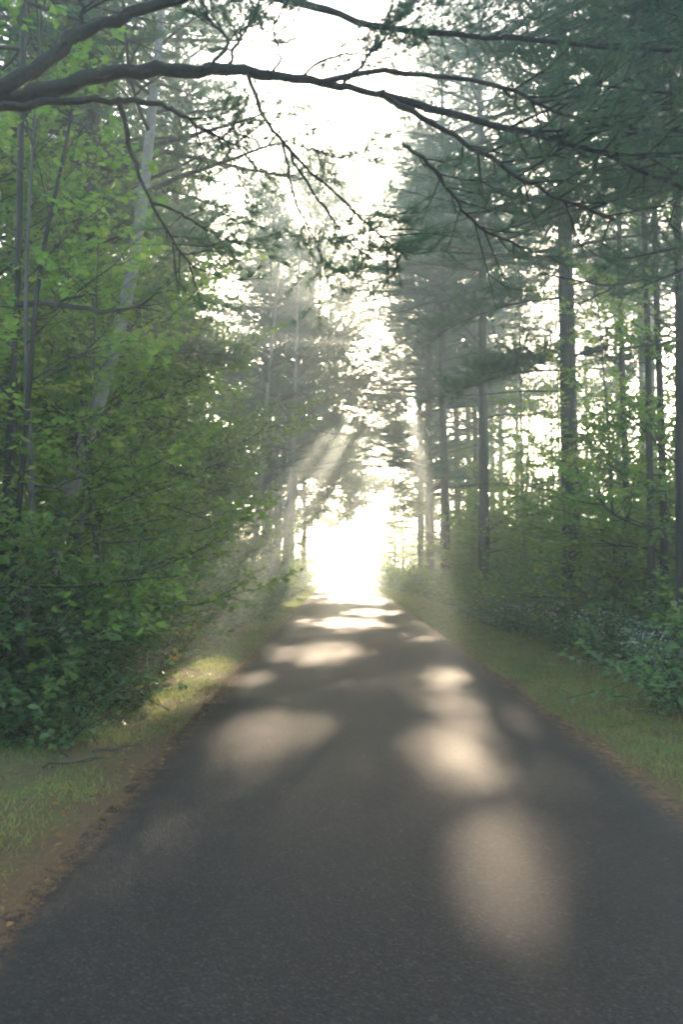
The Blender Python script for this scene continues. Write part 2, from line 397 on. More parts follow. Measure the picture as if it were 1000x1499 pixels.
# ---- broadleaved trees
def grow(gw, gl, p, d, L, r, lv, rg, cfg):
    nseg = 5; u = np.linspace(0, 1, nseg)[:, None]
    P = p + d * u * L + UP * cfg['up'] * L * u**2 + np.cumsum(rg.normal(0, cfg['wob'], (nseg, 3)), 0) * L; P[0] = p
    tubes(gw, P, np.linspace(r, max(r * .45, .002), nseg), 5 if lv > 1 else 3)
    if lv == 0:
        k = max(3, int(L / cfg['gap'])); s = (np.arange(k) + rg.random(k)) / k
        B = np.stack([np.interp(s, u[:, 0], P[:, j]) for j in range(3)], 1)
        S = norm(np.cross(d, UP)) * np.where(np.arange(k) % 2, 1, -1)[:, None]
        al = norm(d * .5 + S * rg.uniform(.4, 1.1, (k, 1)) + rg.normal(0, .3, (k, 3)) - UP * cfg['droop'])
        nr = norm(UP + rg.normal(0, cfg['tilt'], (k, 3)))
        leaves(gl, B + al * .015, al, nr, cfg['size'] * rg.uniform(.6, 1.2, k), cfg['leaf'])
        return
    k = max(2, int(L / cfg['space'][lv - 1])); s = np.clip(cfg['bare'] + (1 - cfg['bare']) * (np.arange(k) + rg.random(k)) / k, 0, 1)
    for i, si in enumerate(s):
        b = np.array([np.interp(si, u[:, 0], P[:, j]) for j in range(3)])
        S = norm(np.cross(d, UP + rg.normal(0, .3, 3))) * (1 if i % 2 else -1)
        dd = norm(d * rg.uniform(.4, 1) + S * rg.uniform(.5, 1.1) + UP * rg.normal(.05, cfg['vert']))
        grow(gw, gl, b, dd, L * cfg['ratio'] * (1.15 - .6 * si) * rg.uniform(.7, 1.2), r * .5, lv - 1, rg, cfg)
    grow(gw, gl, P[-1], norm(P[-1] - P[-2]), L * cfg['ratio'] * .8, r * .4, lv - 1, rg, cfg)

CFG = dict(up=.06, wob=.03, gap=.05, droop=.15, tilt=.45, size=.085, leaf=L_OVAL, space=(.2, .42), bare=.25, ratio=.42, vert=.25)
def broad_geo(trunk, r0, base, n_limbs, limb, seed, cfg, lv=2, elev=(.2, .9), top=.95, prof=None, sides=10, rtop=.15):
    """trunk: rough polyline (local); limbs leave it between base and top (fractions of its length)."""
    rg = np.random.default_rng(seed); gw = Geo(); gb = Geo(); gl = Geo()
    P = smooth_line(trunk, 30); t = np.linspace(0, 1, 30)
    rad = r0 * (1 - (1 - rtop) * t) ; rad[0] *= 1.3; rad[1] *= 1.12
    tubes(gw, P, rad * (1 + rg.normal(0, .02, 30)), sides)
    for i in range(n_limbs):
        s = base + (top - base) * (i + rg.random()) / n_limbs
        p = np.array([np.interp(s, t, P[:, j]) for j in range(3)]); a = i * 2.4 + rg.normal(0, .5)
        q = (s - base) / max(top - base, 1e-6); el = elev[0] + (elev[1] - elev[0]) * q + rg.normal(0, .15)
        d = np.array([math.cos(a) * math.cos(el), math.sin(a) * math.cos(el), math.sin(el)])
        f = prof(q) if prof else (1 - .65 * q)
        grow(gb, gl, p, d, limb * f * rg.uniform(.7, 1.2), max(r0 * .32 * (1 - .6 * q), .006), lv, rg, cfg)
    return gw, gb, gl
def broad_kind(name, bark, leafm, *a, foliage='crown', stem='trunk', **kw):
    gw, gb, gl = broad_geo(*a, **kw)
    return Kind(name, [(stem, gw.mesh(name + '_' + stem, M[bark], True)), (foliage, mesh_two(name + '_' + foliage, gl, M[leafm], gb, M['twig']))])

# ------------------------------------------------------------------ ground and road
def grid_sheet(name, xs, ys, zf, m):
    X, Y = np.meshgrid(xs, ys); V = np.stack([X, Y, zf(X, Y)], -1)
    ny, nx = X.shape; i = np.arange(nx * ny).reshape(ny, nx)
    q = np.stack([i[:-1, :-1], i[:-1, 1:], i[1:, 1:], i[1:, :-1]], -1).reshape(-1, 4)
    g = Geo(); g.add(V.reshape(-1, 3), q); return obj(name, g.mesh(name, m, True))
xs = np.concatenate([np.linspace(-180, -14, 20), np.linspace(-13, -4.2, 24), np.linspace(-4, 5, 91), np.linspace(5.3, 14, 24), np.linspace(15, 180, 20)])
ys = np.concatenate([np.linspace(-60, 0, 20), np.linspace(.3, 30, 150), np.linspace(30.5, 80, 90), np.linspace(82, 280, 50)])
tag(grid_sheet('ground', xs, ys, ground_z, M['ground']), kind='structure')
def road():
    ys = np.concatenate([np.arange(-30, 26, .12), np.arange(26, 80, .6), np.arange(80, 150, 3)]); n = len(ys)
    rg = np.random.default_rng(3)
    def wob(s):
        a = np.zeros(n)
        for f, amp in ((.35, .012), (1.3, .01), (4.1, .01), (9, .008)):
            a += amp * np.sin(ys * f + rg.uniform(0, 6))
        return a + rg.normal(0, .006, n)
    l = ROAD_L + wob(0); r = ROAD_R + wob(1)
    cols = np.linspace(0, 1, 9); g = Geo()
    X = l[:, None] * (1 - cols) + r[:, None] * cols; Y = np.repeat(ys[:, None], 9, 1)
    Z = -0.0006 * np.clip(Y - 50, 0, 50) ** 2 - 0.06 * np.clip(Y - 100, 0, 35) + .012 * (1 - (2 * cols - 1) ** 2)[None] + .004
    V = np.stack([X, Y, Z], -1); lo = V[:, [0, -1]].copy(); lo[..., 2] -= .05
    i = np.arange(n * 9).reshape(n, 9)
    q = np.stack([i[:-1, :-1], i[:-1, 1:], i[1:, 1:], i[1:, :-1]], -1).reshape(-1, 4)
    j = n * 9 + np.arange(n * 2).reshape(n, 2)
    sl = np.stack([j[:-1, 0], i[:-1, 0], i[1:, 0], j[1:, 0]], -1); sr = np.stack([i[:-1, 8], j[:-1, 1], j[1:, 1], i[1:, 8]], -1)
    g.add(np.concatenate([V.reshape(-1, 3), lo.reshape(-1, 3)]), q, sl, sr)
    return tag(obj('road', g.mesh('road', M['asphalt'], True)), kind='structure')
road()

# grass, ground cover and litter on the verges (uncountable)
def verge_points(n, side, rg, y0=2.2, y1=62, inner=0., outer=1.4, power=2.2):
    y = y0 + (y1 - y0) * rg.random(n) ** power
    o = inner + (outer - inner) * rg.random(n)
    x = np.where(side < 0, ROAD_L - o, ROAD_R + o)
    return np.stack([x, y, ground_z(x, y)], 1), o
def pnoise(p, s, ph=0):
    x, y = p[:, 0] * s, p[:, 1] * s
    return (np.sin(x * 1.3 + 2 * np.sin(y * .7 + ph)) + np.sin(y * 1.1 + 2.3 * np.sin(x * .9 + ph * 2)) + np.sin((x + y) * 2.3 + ph)) / 3
def grass():
    rg = np.random.default_rng(21); g = Geo()
    for side, outer, n in ((-1, 1.7, 60000), (1, 2.3, 95000)):
        p, o = verge_points(n, side, rg, outer=outer)
        thin = pnoise(p, 2.2) + rg.normal(0, .35, n) + np.clip((o - .12) * 3, -1, .5)
        near = np.clip((p[:, 1] - 3) / 6, 0, 1)
        keep = thin > (1.1 - 1.0 * near if side < 0 else .5 - .8 * near)
        p = p[keep]; m = len(p); a = rg.uniform(0, 2 * math.pi, m)
        h = rg.uniform(.02, .06, m) * (1 + .02 * p[:, 1]); w = (.0022 + .00018 * p[:, 1])[:, None]
        sx = np.stack([np.cos(a), np.sin(a), 0 * a], 1); lean = rg.normal(0, .5, (m, 2)) * h[:, None]
        tip = p + np.concatenate([lean, h[:, None]], 1)
        g.add(np.stack([p - sx * w, p + sx * w, tip], 1).reshape(-1, 3), np.arange(m * 3).reshape(-1, 3))
    tag(obj('grass', g.mesh('grass', M['grass'])), 'short mown grass growing along both verges of the road', 'grass', kind='stuff')
    g = Geo()
    for side, outer, n in ((-1, 1.6, 5000), (1, 2.1, 7000)):
        p, o = verge_points(n, side, rg, inner=.1, outer=outer, y1=40)
        p = p[pnoise(p, 1.4, 2) > .05]; m = len(p); p[:, 2] += rg.uniform(.01, .05, m)
        leaves(g, p, np.stack([rg.normal(size=m), rg.normal(size=m), rg.normal(0, .25, m)], 1), norm(UP + rg.normal(0, .35, (m, 3))), rg.uniform(.015, .045, m), L_HEX)
    tag(obj('weeds', g.mesh('weeds', M['shrub'])), 'small broad leaved weeds and clover spread through the verge grass', 'weeds', kind='stuff')
    g = Geo()
    for side, outer, n in ((-1, 1.5, 3200), (1, 1.9, 2200)):
        p, o = verge_points(n, side, rg, inner=-.12, outer=outer, y1=45, power=1.9); m = len(p); p[:, 2] = np.maximum(p[:, 2], 0.0 * p[:, 2]) + rg.uniform(.008, .03, m)
        p[o < .02, 2] += .012
        leaves(g, p, np.stack([rg.normal(size=m), rg.normal(size=m), rg.normal(0, .2, m)], 1), norm(UP + rg.normal(0, .4, (m, 3))), rg.uniform(.015, .055, m), L_HEX)
    p = np.stack([rg.uniform(ROAD_L, ROAD_R, 90), 4 + 35 * rg.random(90) ** 1.2, np.full(90, .022)], 1)
    leaves(g, p, np.stack([rg.normal(size=90), rg.normal(size=90), rg.normal(0, .15, 90)], 1), norm(UP + rg.normal(0, .25, (90, 3))), rg.uniform(.008, .022, 90), L_HEX)
    # dropped pine needles in drifts at both edges of the asphalt
    for side in (-1, 1):
        n = 24000; p, o = verge_points(n, side, rg, inner=-.16, outer=.45, y1=40, power=2); p[:, 2] += .012 + (o < 0) * .014
        a = rg.uniform(0, 6.28, n); d = np.stack([np.cos(a), np.sin(a), rg.normal(0, .12, n)], 1) * rg.uniform(.03, .06, (n, 1)); s = np.stack([-np.sin(a), np.cos(a), 0 * a], 1) * .0016
        g.add(np.stack([p - s, p + s, p + d], 1).reshape(-1, 3), np.arange(n * 3).reshape(-1, 3))
    tag(obj('fallen_leaves', g.mesh('fallen_leaves', M['litter'])), 'dry fallen leaves and needles scattered along the road edges', 'fallen leaves', kind='stuff')
grass()

# a fallen stick in the left verge, a big dead leaf at the right edge
def stick(pa, pb, Ya, Yb, r, label, seed):
    rg = np.random.default_rng(seed); a = at(*pa, Ya); b = at(*pb, Yb)
    a[2] = ground_z(a[0], a[1]) + .03; b[2] = ground_z(b[0], b[1]) + .035
    u = np.linspace(0, 1, 8)[:, None]; P = a + (b - a) * u + rg.normal(0, .012, (8, 3)); g = Geo()
    tubes(g, P, np.linspace(r, r * .5, 8), 7)
    d = norm(b - a); k = P[4]; tubes(g, np.stack([k, k + (d + np.array([.4, .5, .15])) * .07, k + (d + np.array([.5, .6, .1])) * .16]), np.array([r * .5, r * .4, r * .2]), 5)
    tag(obj('fallen_stick', g.mesh('fallen_stick', M['twig'])), label, 'stick')
stick((135, 1102), (183, 1095), 6.78, 6.95, .016, 'short dark dead stick lying on the brown verge beside the road', 1)
stick((62, 1125), (150, 1112), 6.25, 6.55, .011, 'long thin pale brown stick lying on the verge below the dark stick', 2)

# ------------------------------------------------------------------ plant kinds
pineA = pine_kind(h=26, base=11.5, r0=.21, seed=1, maxlen=4.0, dead=26)
pineH = pine_kind(h=25, base=8.6, r0=.23, seed=7, maxlen=4.2, dead=34, extra=((5.9, 3.25, 2.7), (6.1, 3.6, 2.0), (6.3, .1, 1.5), (7.6, 2.9, 3.0), (7.9, -.5, 2.6)))
pineB = pine_kind(h=25, base=11, r0=.19, seed=2, maxlen=3.6, dead=20)
pineC = pine_kind(h=27, base=12.5, r0=.22, seed=3, maxlen=4.2, dead=24)
pineS = pine_kind(h=11, base=2.0, r0=.09, seed=4, maxlen=2.2, dead=6, step=.5, twig=.6)
pineT = pine_kind(h=20, base=10, r0=.075, seed=5, maxlen=2.0, dead=14, step=.8, per=3)
c_map = dict(CFG, leaf=L_MAPLE, size=.1, gap=.04, droop=.2, tilt=.4, space=(.13, .26), ratio=.5)
c_mid = dict(CFG, leaf=L_HEX, size=.15, gap=.05, space=(.15, .28), tilt=.5, ratio=.5)
c_bir = dict(CFG, leaf=L_OVAL, size=.11, gap=.05, space=(.14, .3), droop=.35, tilt=.7)
mapleA = broad_kind('maple_tree', 'greybark', 'maple', [(0, 0, 0), (.1, .1, 4), (-.1, .2, 9), (.2, 0, 15)], .13, .2, 34, 3.6, 31, c_mid, lv=2)
mapleB = broad_kind('maple_tree', 'greybark', 'maple', [(0, 0, 0), (-.1, .1, 3), (.2, .1, 7), (.3, .3, 12)], .1, .18, 32, 3.0, 32, c_mid, lv=2)
mapleC = broad_kind('maple_tree', 'greybark', 'light_maple', [(0, 0, 0), (.05, .1, 2), (.15, 0, 4.5), (.3, .1, 7.5)], .05, .14, 30, 2.0, 33, c_map, lv=2, elev=(0, .8))
mapleX = broad_kind('maple_tree', 'greybark', 'maple', [(0, 0, 0), (.2, .1, 5), (0, .3, 11), (.3, .2, 21)], .17, .24, 44, 5.0, 34, dict(c_mid, size=.17, gap=.06, space=(.2, .34)), lv=2, elev=(.05, .9))
yellowX = broad_kind('birch_tree', 'birch', 'birchleaf', [(0, 0, 0), (.3, .1, 5), (1.2, .2, 11), (3.0, .2, 19)], .14, .25, 46, 4.3, 35, dict(c_bir, size=.14, gap=.055, space=(.2, .34), ratio=.5), lv=2, elev=(.0, .9), prof=lambda q: 1 - .4 * q)
pineX = pine_kind(h=24, base=5.5, r0=.2, seed=6, maxlen=5.6, dead=14, step=.66, extra=((7.2, 2.14, 5.0), (8.6, 2.35, 5.4), (9.7, 2.1, 4.8), (10.2, 1.95, 5.2)))
pineW = pine_kind(h=27, base=12, r0=.21, seed=8, maxlen=5.0, dead=30, step=.6, prof=.8)
def recolour(k, m_):
    parts = []
    for n_, me in k.parts:
        if n_ == 'crown': me = me.copy(); me.materials[0] = M[m_]
        parts.append((n_, me))
    return Kind(k.name, parts)
mapleD = recolour(mapleC, 'maple')
mapleF = recolour(mapleX, 'birchleaf')
leanX = broad_kind('maple_tree', 'greybark', 'birchleaf', [(0, 0, 0), (.3, .1, 6), (1.3, .2, 13), (2.9, .2, 22)], .16, .4, 54, 3.7, 36, dict(c_mid, size=.16, gap=.06, space=(.2, .34)), lv=2, elev=(.0, .9), prof=lambda q: 1 - .35 * q)
saplA = broad_kind('sapling', 'greybark', 'light_maple', [(0, 0, 0), (.05, 0, 1.2), (.1, .1, 2.6), (.25, .1, 4.2)], .022, .18, 24, 1.25, 41, dict(c_map, size=.12, gap=.045, space=(.1, .3)), lv=1, elev=(0, .6), sides=6, foliage='crown', stem='trunk')
saplB = broad_kind('sapling', 'greybark', 'light_maple', [(0, 0, 0), (-.1, .05, .9), (-.1, .1, 1.9), (.05, .1, 3)], .016, .12, 20, 1.0, 42, dict(c_map, size=.115, gap=.045, space=(.09, .3)), lv=1, elev=(-.1, .5), sides=6, foliage='crown', stem='trunk')
saplC = broad_kind('sapling', 'greybark', 'light_maple', [(0, 0, 0), (.1, 0, 1.5), (.05, .1, 3.2), (.2, .2, 5.4)], .025, .2, 28, 1.4, 43, dict(c_bir, size=.1, gap=.04, space=(.1, .3), droop=.15), lv=1, elev=(.1, .7), sides=6, foliage='crown', stem='trunk')

def shrub_kind(seed, h, n, spread, size, leafm='shrub', tmpl=L_HEX, gap=.038, name='shrub'):
    rg = np.random.default_rng(seed); gw = Geo(); gl = Geo()
    cfg = dict(CFG, leaf=tmpl, size=size, gap=gap + .015, droop=.15, tilt=.35, space=(.09, .25), bare=.12, ratio=.5, vert=.3, wob=.04, up=-.05)
    for i in range(n):
        a = rg.uniform(0, 6.283); el = rg.uniform(.35, 1.4); p = np.array([rg.normal(0, .16 * spread), rg.normal(0, .16 * spread), 0])
        d = np.array([math.cos(a) * math.cos(el) * spread, math.sin(a) * math.cos(el) * spread, math.sin(el)])
        grow(gw, gl, p, norm(d), h * rg.uniform(.6, 1.15) / max(.55, math.sin(el) ** .5), .008, 1, rg, cfg)
    return Kind(name, [('stems', gw.mesh(name + '_stems', M['twig'])), ('foliage', gl.mesh(name + '_foliage', M[leafm]))])
shrA = shrub_kind(51, .9, 15, 1.0, .1)
shrB = shrub_kind(52, 1.15, 17, .9, .1, 'maple', L_MAPLE)
shrC = shrub_kind(53, .6, 16, 1.3, .09)
shrD = shrub_kind(54, 1.4, 18, .9, .1)
shrY = shrub_kind(55, .7, 16, 1.0, .075, 'yellow_shrub')
lowP = shrub_kind(56, .34, 22, 1.4, .075, 'shrub', L_HEX, .022, 'leafy_plant')

def aster_kind(seed):
    rg = np.random.default_rng(seed); gw = Geo(); gl = Geo(); gf = Geo()
    for i in range(16):
        a = rg.uniform(0, 6.283); h = rg.uniform(.4, .8); b = np.array([rg.normal(0, .14), rg.normal(0, .14), 0])
        e = b + np.array([math.cos(a) * .22, math.sin(a) * .22, h]); m_ = (b + e) / 2 + UP * .06
        tubes(gw, np.stack([b, m_, e]), np.array([.005, .004, .002]), 4)
        k = 16; u = rg.uniform(.1, .85, k); P = b + (e - b) * u[:, None]; d = rg.normal(size=(k, 3)); d[:, 2] *= .3
        leaves(gl, P, d, norm(UP + rg.normal(0, .4, (k, 3))), rg.uniform(.05, .1, k), L_OVAL)
        for j in range(rg.integers(4, 9)):
            c = e + rg.normal(0, .07, 3) * np.array([1, 1, .7]); nr = norm(np.array([rg.normal(0, .5), rg.normal(0, .5) - .3, 1.]))
            an = np.arange(9) * 2 * math.pi / 9; t1 = norm(np.cross(nr, [0.3, .2, .9])); t2 = np.cross(nr, t1)
            d = np.cos(an)[:, None] * t1 + np.sin(an)[:, None] * t2
            leaves(gf, np.tile(c, (9, 1)), d, np.tile(nr, (9, 1)), np.full(9, .018), L_OVAL)
            tubes(gw, np.stack([e - UP * .08, c]), np.array([.0015, .001]), 3)
    return Kind('aster_plant', [('stems', gw.mesh('aster_stems', M['twig'])), ('foliage', gl.mesh('aster_foliage', M['shrub'])), ('blossoms', gf.mesh('aster_blossoms', M['petal']))])
astA, astB = aster_kind(61), aster_kind(62)

# ------------------------------------------------------------------ the trees one can single out
def put(kind, px, Y, rz=0, sc=1, **kw): return kind.place(xg(px, Y), Y, rz, sc, **kw)
GP = 'pine trunks standing in the woods right of the road'
put(pineH, 836, 18, 0, 1.0, label='tall dark pine with the thickest trunk right of the road, bare limbs reaching sideways')
put(pineW, 708, 26, 2.0, .95, label='dark straight pine between the thick limbed pine and the pale sunlit pine')
put(pineW, 654, 35, .4, 1.05, label='pale pine trunk washed by the slanting sunbeam right of the road')
put(pineB, 616, 45, 3.9, 1.1, label='slim dark pine just beyond the sunbeam, near the bright road end')
put(pineA, 627, 47, 5.2, .95, label='grey pine trunk close behind the slim dark pine near the road end')
put(pineS, 577, 58, 1.0, 1.1, label='small pine at the mouth of the bright gap, last on the right verge')
put(pineT, 955, 14, .3, .95, label='thin dark pole pine of a close pair, the slimmer trunk')
put(pineT, 969, 14.4, 2.3, 1.05, label='thin dark pole pine of a close pair, the thicker trunk')
put(pineT, 920, 17, 4.0, 1.1, label='thin pole pine with green maple leaves around it, beside the close pair')
# big leaning birch of the left side
def trunk_px(pts, Y): 
    P = np.array([at(a, b, Y) for a, b in pts]); o = P[0].copy(); return P - o, o
def birch(name, pts, Y, r, seed, limbs, limb, label, base=.5, group=None, cfg=c_bir):
    P, o = trunk_px(pts, Y); k = broad_kind(name, 'birch', 'birchleaf', P, r, base, limbs, limb, seed, cfg, lv=2, rtop=.3)
    root = k.place(o[0], o[1], label=label, group=group); return root
birch('birch_tree', [(28, 985), (60, 870), (110, 685), (150, 560), (186, 425), (208, 290), (222, 160), (236, 20), (250, -160)], 11, .135, 71, 9, 1.9, 'leaning white birch with a thick mottled trunk on the left', base=.62)
birch('birch_tree', [(388, 850), (398, 800), (412, 745), (424, 690), (430, 600), (433, 500), (436, 400), (440, 310)], 32, .13, 72, 16, 2.6, 'slim white birch leaning over the left verge near the bright gap', base=.5)
birch('birch_tree', [(368, 860), (372, 780), (378, 720), (384, 640), (392, 540), (402, 440), (410, 330)], 29, .12, 73, 16, 2.4, 'slim white birch half hidden behind leaves, left of the leaning one', base=.45)
birch('birch_tree', [(418, 850), (422, 780), (432, 700), (440, 600), (450, 500), (462, 380), (470, 290)], 41, .14, 74, 18, 3.2, 'pale birch with yellowing leaves beside the bright gap at the road end', base=.35)
put(pineH, 112, 14, 2.6, .95, label='dark pine trunk standing close behind the leaning white birch')
put(pineB, 395, 34, 1.9, .74, label='grey pine trunk among the far birches left of the road')
put(pineB, 445, 52, 2.7, .85, label='hazy pine leaning into the bright gap from the left roadside')
put(pineT, 14, 9.5, .9, .8, label='thin dark stem at the left edge of the woods, tallest pole there')
put(pineA, 250, 24, 3.0, 1.0, label='pine deep in the leaves between the leaning birch and the far birches')
def pole(stem, limbs, Y, r, label, seed):
    rg_ = np.random.default_rng(seed); P = smooth_line(np.array([at(a, b, Y) for a, b in stem]), 26); o = P[0].copy(); g = Geo()
    tubes(g, P - o, np.linspace(r, r * .45, 26), 9)
    for pts, a, b in limbs:
        q = smooth_line(np.array([at(u, v, yy) for u, v, yy in pts]), 16) - o; q[1:] += rg_.normal(0, .008, (15, 3))
        tubes(g, q, np.linspace(a, b, 16), 6); k = 9; s_ = rg_.integers(4, 15, k); D = norm((q[s_] - q[s_ - 1]) + rg_.normal(0, .05, (k, 3))); l = rg_.uniform(.1, .4, (k, 1))
        tubes(g, np.stack([q[s_], q[s_] + D * l * .5, q[s_] + D * l + UP * rg_.normal(0, .06, (k, 1))], 1), np.tile([.006, .004, .0015], (k, 1)), 3)
    root = tag(empty('pole_tree', o), label, 'tree'); obj('trunk', g.mesh('pole_trunk', M['darkbark'], True), root)
pole([(998, 1010), (997, 800), (996, 600), (995, 450), (992, 330), (985, 150), (980, -60)], [([(995, 498, 11.5), (940, 506, 10.4), (868, 516, 9.6)], .022, .006), ([(994, 402, 11.5), (950, 408, 10.4), (905, 416, 9.6), (850, 412, 8.8), (790, 400, 8.4)], .026, .006), ([(905, 416, 9.6), (860, 440, 9.0), (820, 455, 8.8)], .014, .004),
     ([(995, 490, 11.5), (965, 468, 10.4), (930, 440, 9.6)], .018, .005), ([(994, 325, 11.5), (965, 322, 10.4), (900, 305, 9.0)], .02, .005)], 11.5, .085, 'slim dark trunk cut by the right frame edge, bare level limbs reaching left', 5)
pole([(-4, 1000), (4, 800), (12, 650), (20, 520), (26, 400), (30, 250), (34, 60), (36, -100)], [([(18, 443, 8.6), (90, 446, 8.2), (150, 456, 7.8), (195, 450, 7.6), (236, 428, 7.4)], .036, .008), ([(60, 444, 8.4), (110, 436, 8.1), (142, 428, 7.9)], .018, .005)], 8.6, .042, 'thin dark stem at the left frame edge with one thick bare level limb', 6)
pole([(12, 960), (22, 800), (34, 660), (44, 540), (52, 440), (70, 330), (92, 230), (105, 160)], [([(92, 230, 8), (108, 205, 8), (128, 180, 8)], .008, .003), ([(74, 310, 8), (60, 260, 8), (42, 190, 8), (36, 160, 8)], .01, .003)], 8.0, .035, 'slender forked sapling stem rising in front of the leaves at far left', 7)
# maples whose leaves hang in the left half
put(mapleA, 10, 14, .5, .9, label='green maple behind the leaning birch, its leaves filling the upper left')
put(mapleB, -60, 10.5, 1.7, .9, label='green maple with a slender forked stem in front of the leaning birch')
put(mapleA, 215, 21, 2.2, .9, label='maple with layered green leaves above the left undergrowth')
put(mapleB, 325, 30, 4.1, .85, label='maple with pale green leaves arching to the road from the left')
put(mapleD, 170, 10.5, 3.1, .95, label='young maple with a thin tilted stem right of the leaning birch', tilt=(0, .1))
put(mapleD, 118, 9.6, 1.0, .8, label='small young maple whose fine leaves screen the leaning birch trunk')
put(mapleD, 30, 8.4, 5.0, 1.0, label='young maple with a thin dark stem before the birch')
put(mapleB, 1010, 13.5, .6, .85, label='maple with yellow green leaves around the pole pines')
put(mapleC, 905, 15.5, 2.6, 1.0, label='young bright green maple before the pole pines')
put(mapleC, 556, 61, 1.6, .8, label='bright sunlit young maple at the forest edge beyond the right verge')
mapleC.place(-3.05, 47, 1.9, .72, label='small bright maple at the foot of the pale birches beside the bright gap', cat='tree')
mapleC.place(3.55, 50, 5.0, .62, label='small bright maple in front of the taller one, right of the bright gap', cat='tree')
mapleC.place(3.5, 60, .4, .95, label='bright young maple closest to the road at the right side of the bright gap', cat='tree')
mapleC.place(4.3, 54, 2.4, 1.15, label='taller bright young maple just before the right side of the bright gap', cat='tree')
mapleC.place(-3.1, 57, 3.4, 1.0, label='bright young maple at the left side of the bright gap', cat='tree')
put(mapleB, 470, 66, 2.6, .8, label='pale sunlit maple at the forest edge beyond the left verge')

mapleF.place(-3.9, 50, 2.3, 1.3, label='large pale maple at the left roadside just before the bright gap', cat='tree')
mapleF.place(5.8, 53, 4.0, 1.35, label='large pale maple at the right roadside just before the bright gap', cat='tree')
birch('birch_tree', [(412, 855), (420, 760), (430, 650), (443, 530), (456, 400), (466, 280), (474, 190)], 42, .17, 78, 54, 4.4, 'hazy broad birch whose pale crown closes the view above the middle of the road', base=.42, cfg=dict(c_bir, leaf=L_HEX, size=.17, gap=.06, space=(.24, .4), ratio=.5))
leanX.place(-3.2, 38, 0, (1.25, 1.1, 1.1), label='tall maple leaning far over the road, its hazy crown above the middle of the lane', cat='tree')
yellowX.place(-3.3, 45, 0.2, 1.2, label='birch with yellowing backlit crown leaning over the middle of the road', cat='tree')
pineX.place(4.4, 39, 1.0, .95, label='wide armed pine whose dark sprays reach over the road from the right', cat='tree')
pineX.place(-3.9, 40, 4.0, .9, label='wide armed pine whose dark sprays reach over the road from the left', cat='tree')
mapleF.place(-3.6, 58, 1.2, 1.3, label='tallest hazy maple over the far end of the road, left side', cat='tree')
pineX.place(6.4, 56, 2.5, 1.1, label='wide armed hazy pine at the right edge of the bright gap', cat='tree')
mapleX.place(-5.7, 19, .8, (.62, .62, .98), label='tall narrow maple between the leaning birch and the sky gap, its leaves reaching the top', cat='tree')
mapleX.place(-7.0, 14.5, 3.0, .8, label='broad green maple deep behind the leaning birch, filling the upper left with leaves', cat='tree')
mapleA.place(-7.0, 23, 5.0, 1.0, label='broad green maple on the left between the leaning birch and the far birches', cat='tree')
# woods behind: trees nobody could tell apart share a label
rg = np.random.default_rng(77)
def scatter(kinds, n, xr, yr, sc, label, group, mind=2.0, cat='tree', taken=[], zs=None):
    k = 0; tries = 0
    while k < n and tries < 4000:
        tries += 1; x = rg.uniform(*xr); y = rg.uniform(*yr)
        if any((x - a)**2 + (y - b)**2 < mind**2 for a, b in taken): continue
        taken.append((x, y)); kinds[k % len(kinds)].place(x, y, rg.uniform(0, 6.28), rg.uniform(*sc), label=label, group=group, cat=cat); k += 1
scatter([pineB, pineT, pineA, pineT, pineC, pineT], 22, (6.5, 17), (20, 60), (.85, 1.1), 'one of the slim pines crowding the woods behind the thick limbed pine', 'pines in the woods right of the road', taken=[])
scatter([mapleC, mapleB, mapleC], 7, (6.5, 15), (18, 58), (.75, 1.0), 'one of the leafy maples under the pines deep in the woods right of the road', 'maples in the woods right of the road', taken=[])
scatter([pineB, pineC, pineT, pineT], 12, (-18, -8.5), (16, 60), (.85, 1.1), 'one of the pines deep in the leafy woods left of the road', 'pines in the woods left of the road', taken=[])
scatter([mapleA, mapleB, mapleD, mapleD], 10, (-16, -4.8), (14, 58), (.8, 1.05), 'one of the leafy maples deep in the woods left of the road', 'maples in the woods left of the road', taken=[])
scatter([mapleB, mapleA], 9, (-48, -5), (98, 118), (.6, .95), 'pale tree fading into the haze across the field, left of the road end', 'hazy trees across the field on the left', mind=5, taken=[])
scatter([mapleA, mapleB], 9, (3.5, 48), (96, 116), (.6, .95), 'pale tree fading into the haze across the field, right of the road end', 'hazy trees across the field on the right', mind=5, taken=[])
scatter([mapleC, saplA, mapleC, mapleC, saplC], 52, (5.6, 13), (19, 60), (.8, 1.3), 'one of the young leafy trees filling the understory between the right pine trunks', 'understory of the right woods', mind=1.2, taken=[])
scatter([mapleC, saplC, saplA], 16, (-13, -4.6), (24, 60), (.9, 1.35), 'one of the young leafy trees filling the understory of the far left woods', 'understory of the left woods', mind=1.4, taken=[])
# unseen trees added beside and behind the viewer to shade the near road
for k_, x, y, rz, s in ((pineA, -6.5, -2, 1, 1), (mapleA, -4.6, -7, 2, 1), (pineB, 6.6, -1, 3, 1), (mapleA, 6, -7.5, 4, 1), (mapleB, -6.5, -4.5, 5, 1), (mapleB, 7.5, 1, 2, 1), (mapleX, 5.4, -4, 2.5, .6)):
    k_.place(x, y, rz, s, label='one of the unseen trees added beside the viewer to shade the near road', group='unseen shade trees added beside the viewer')

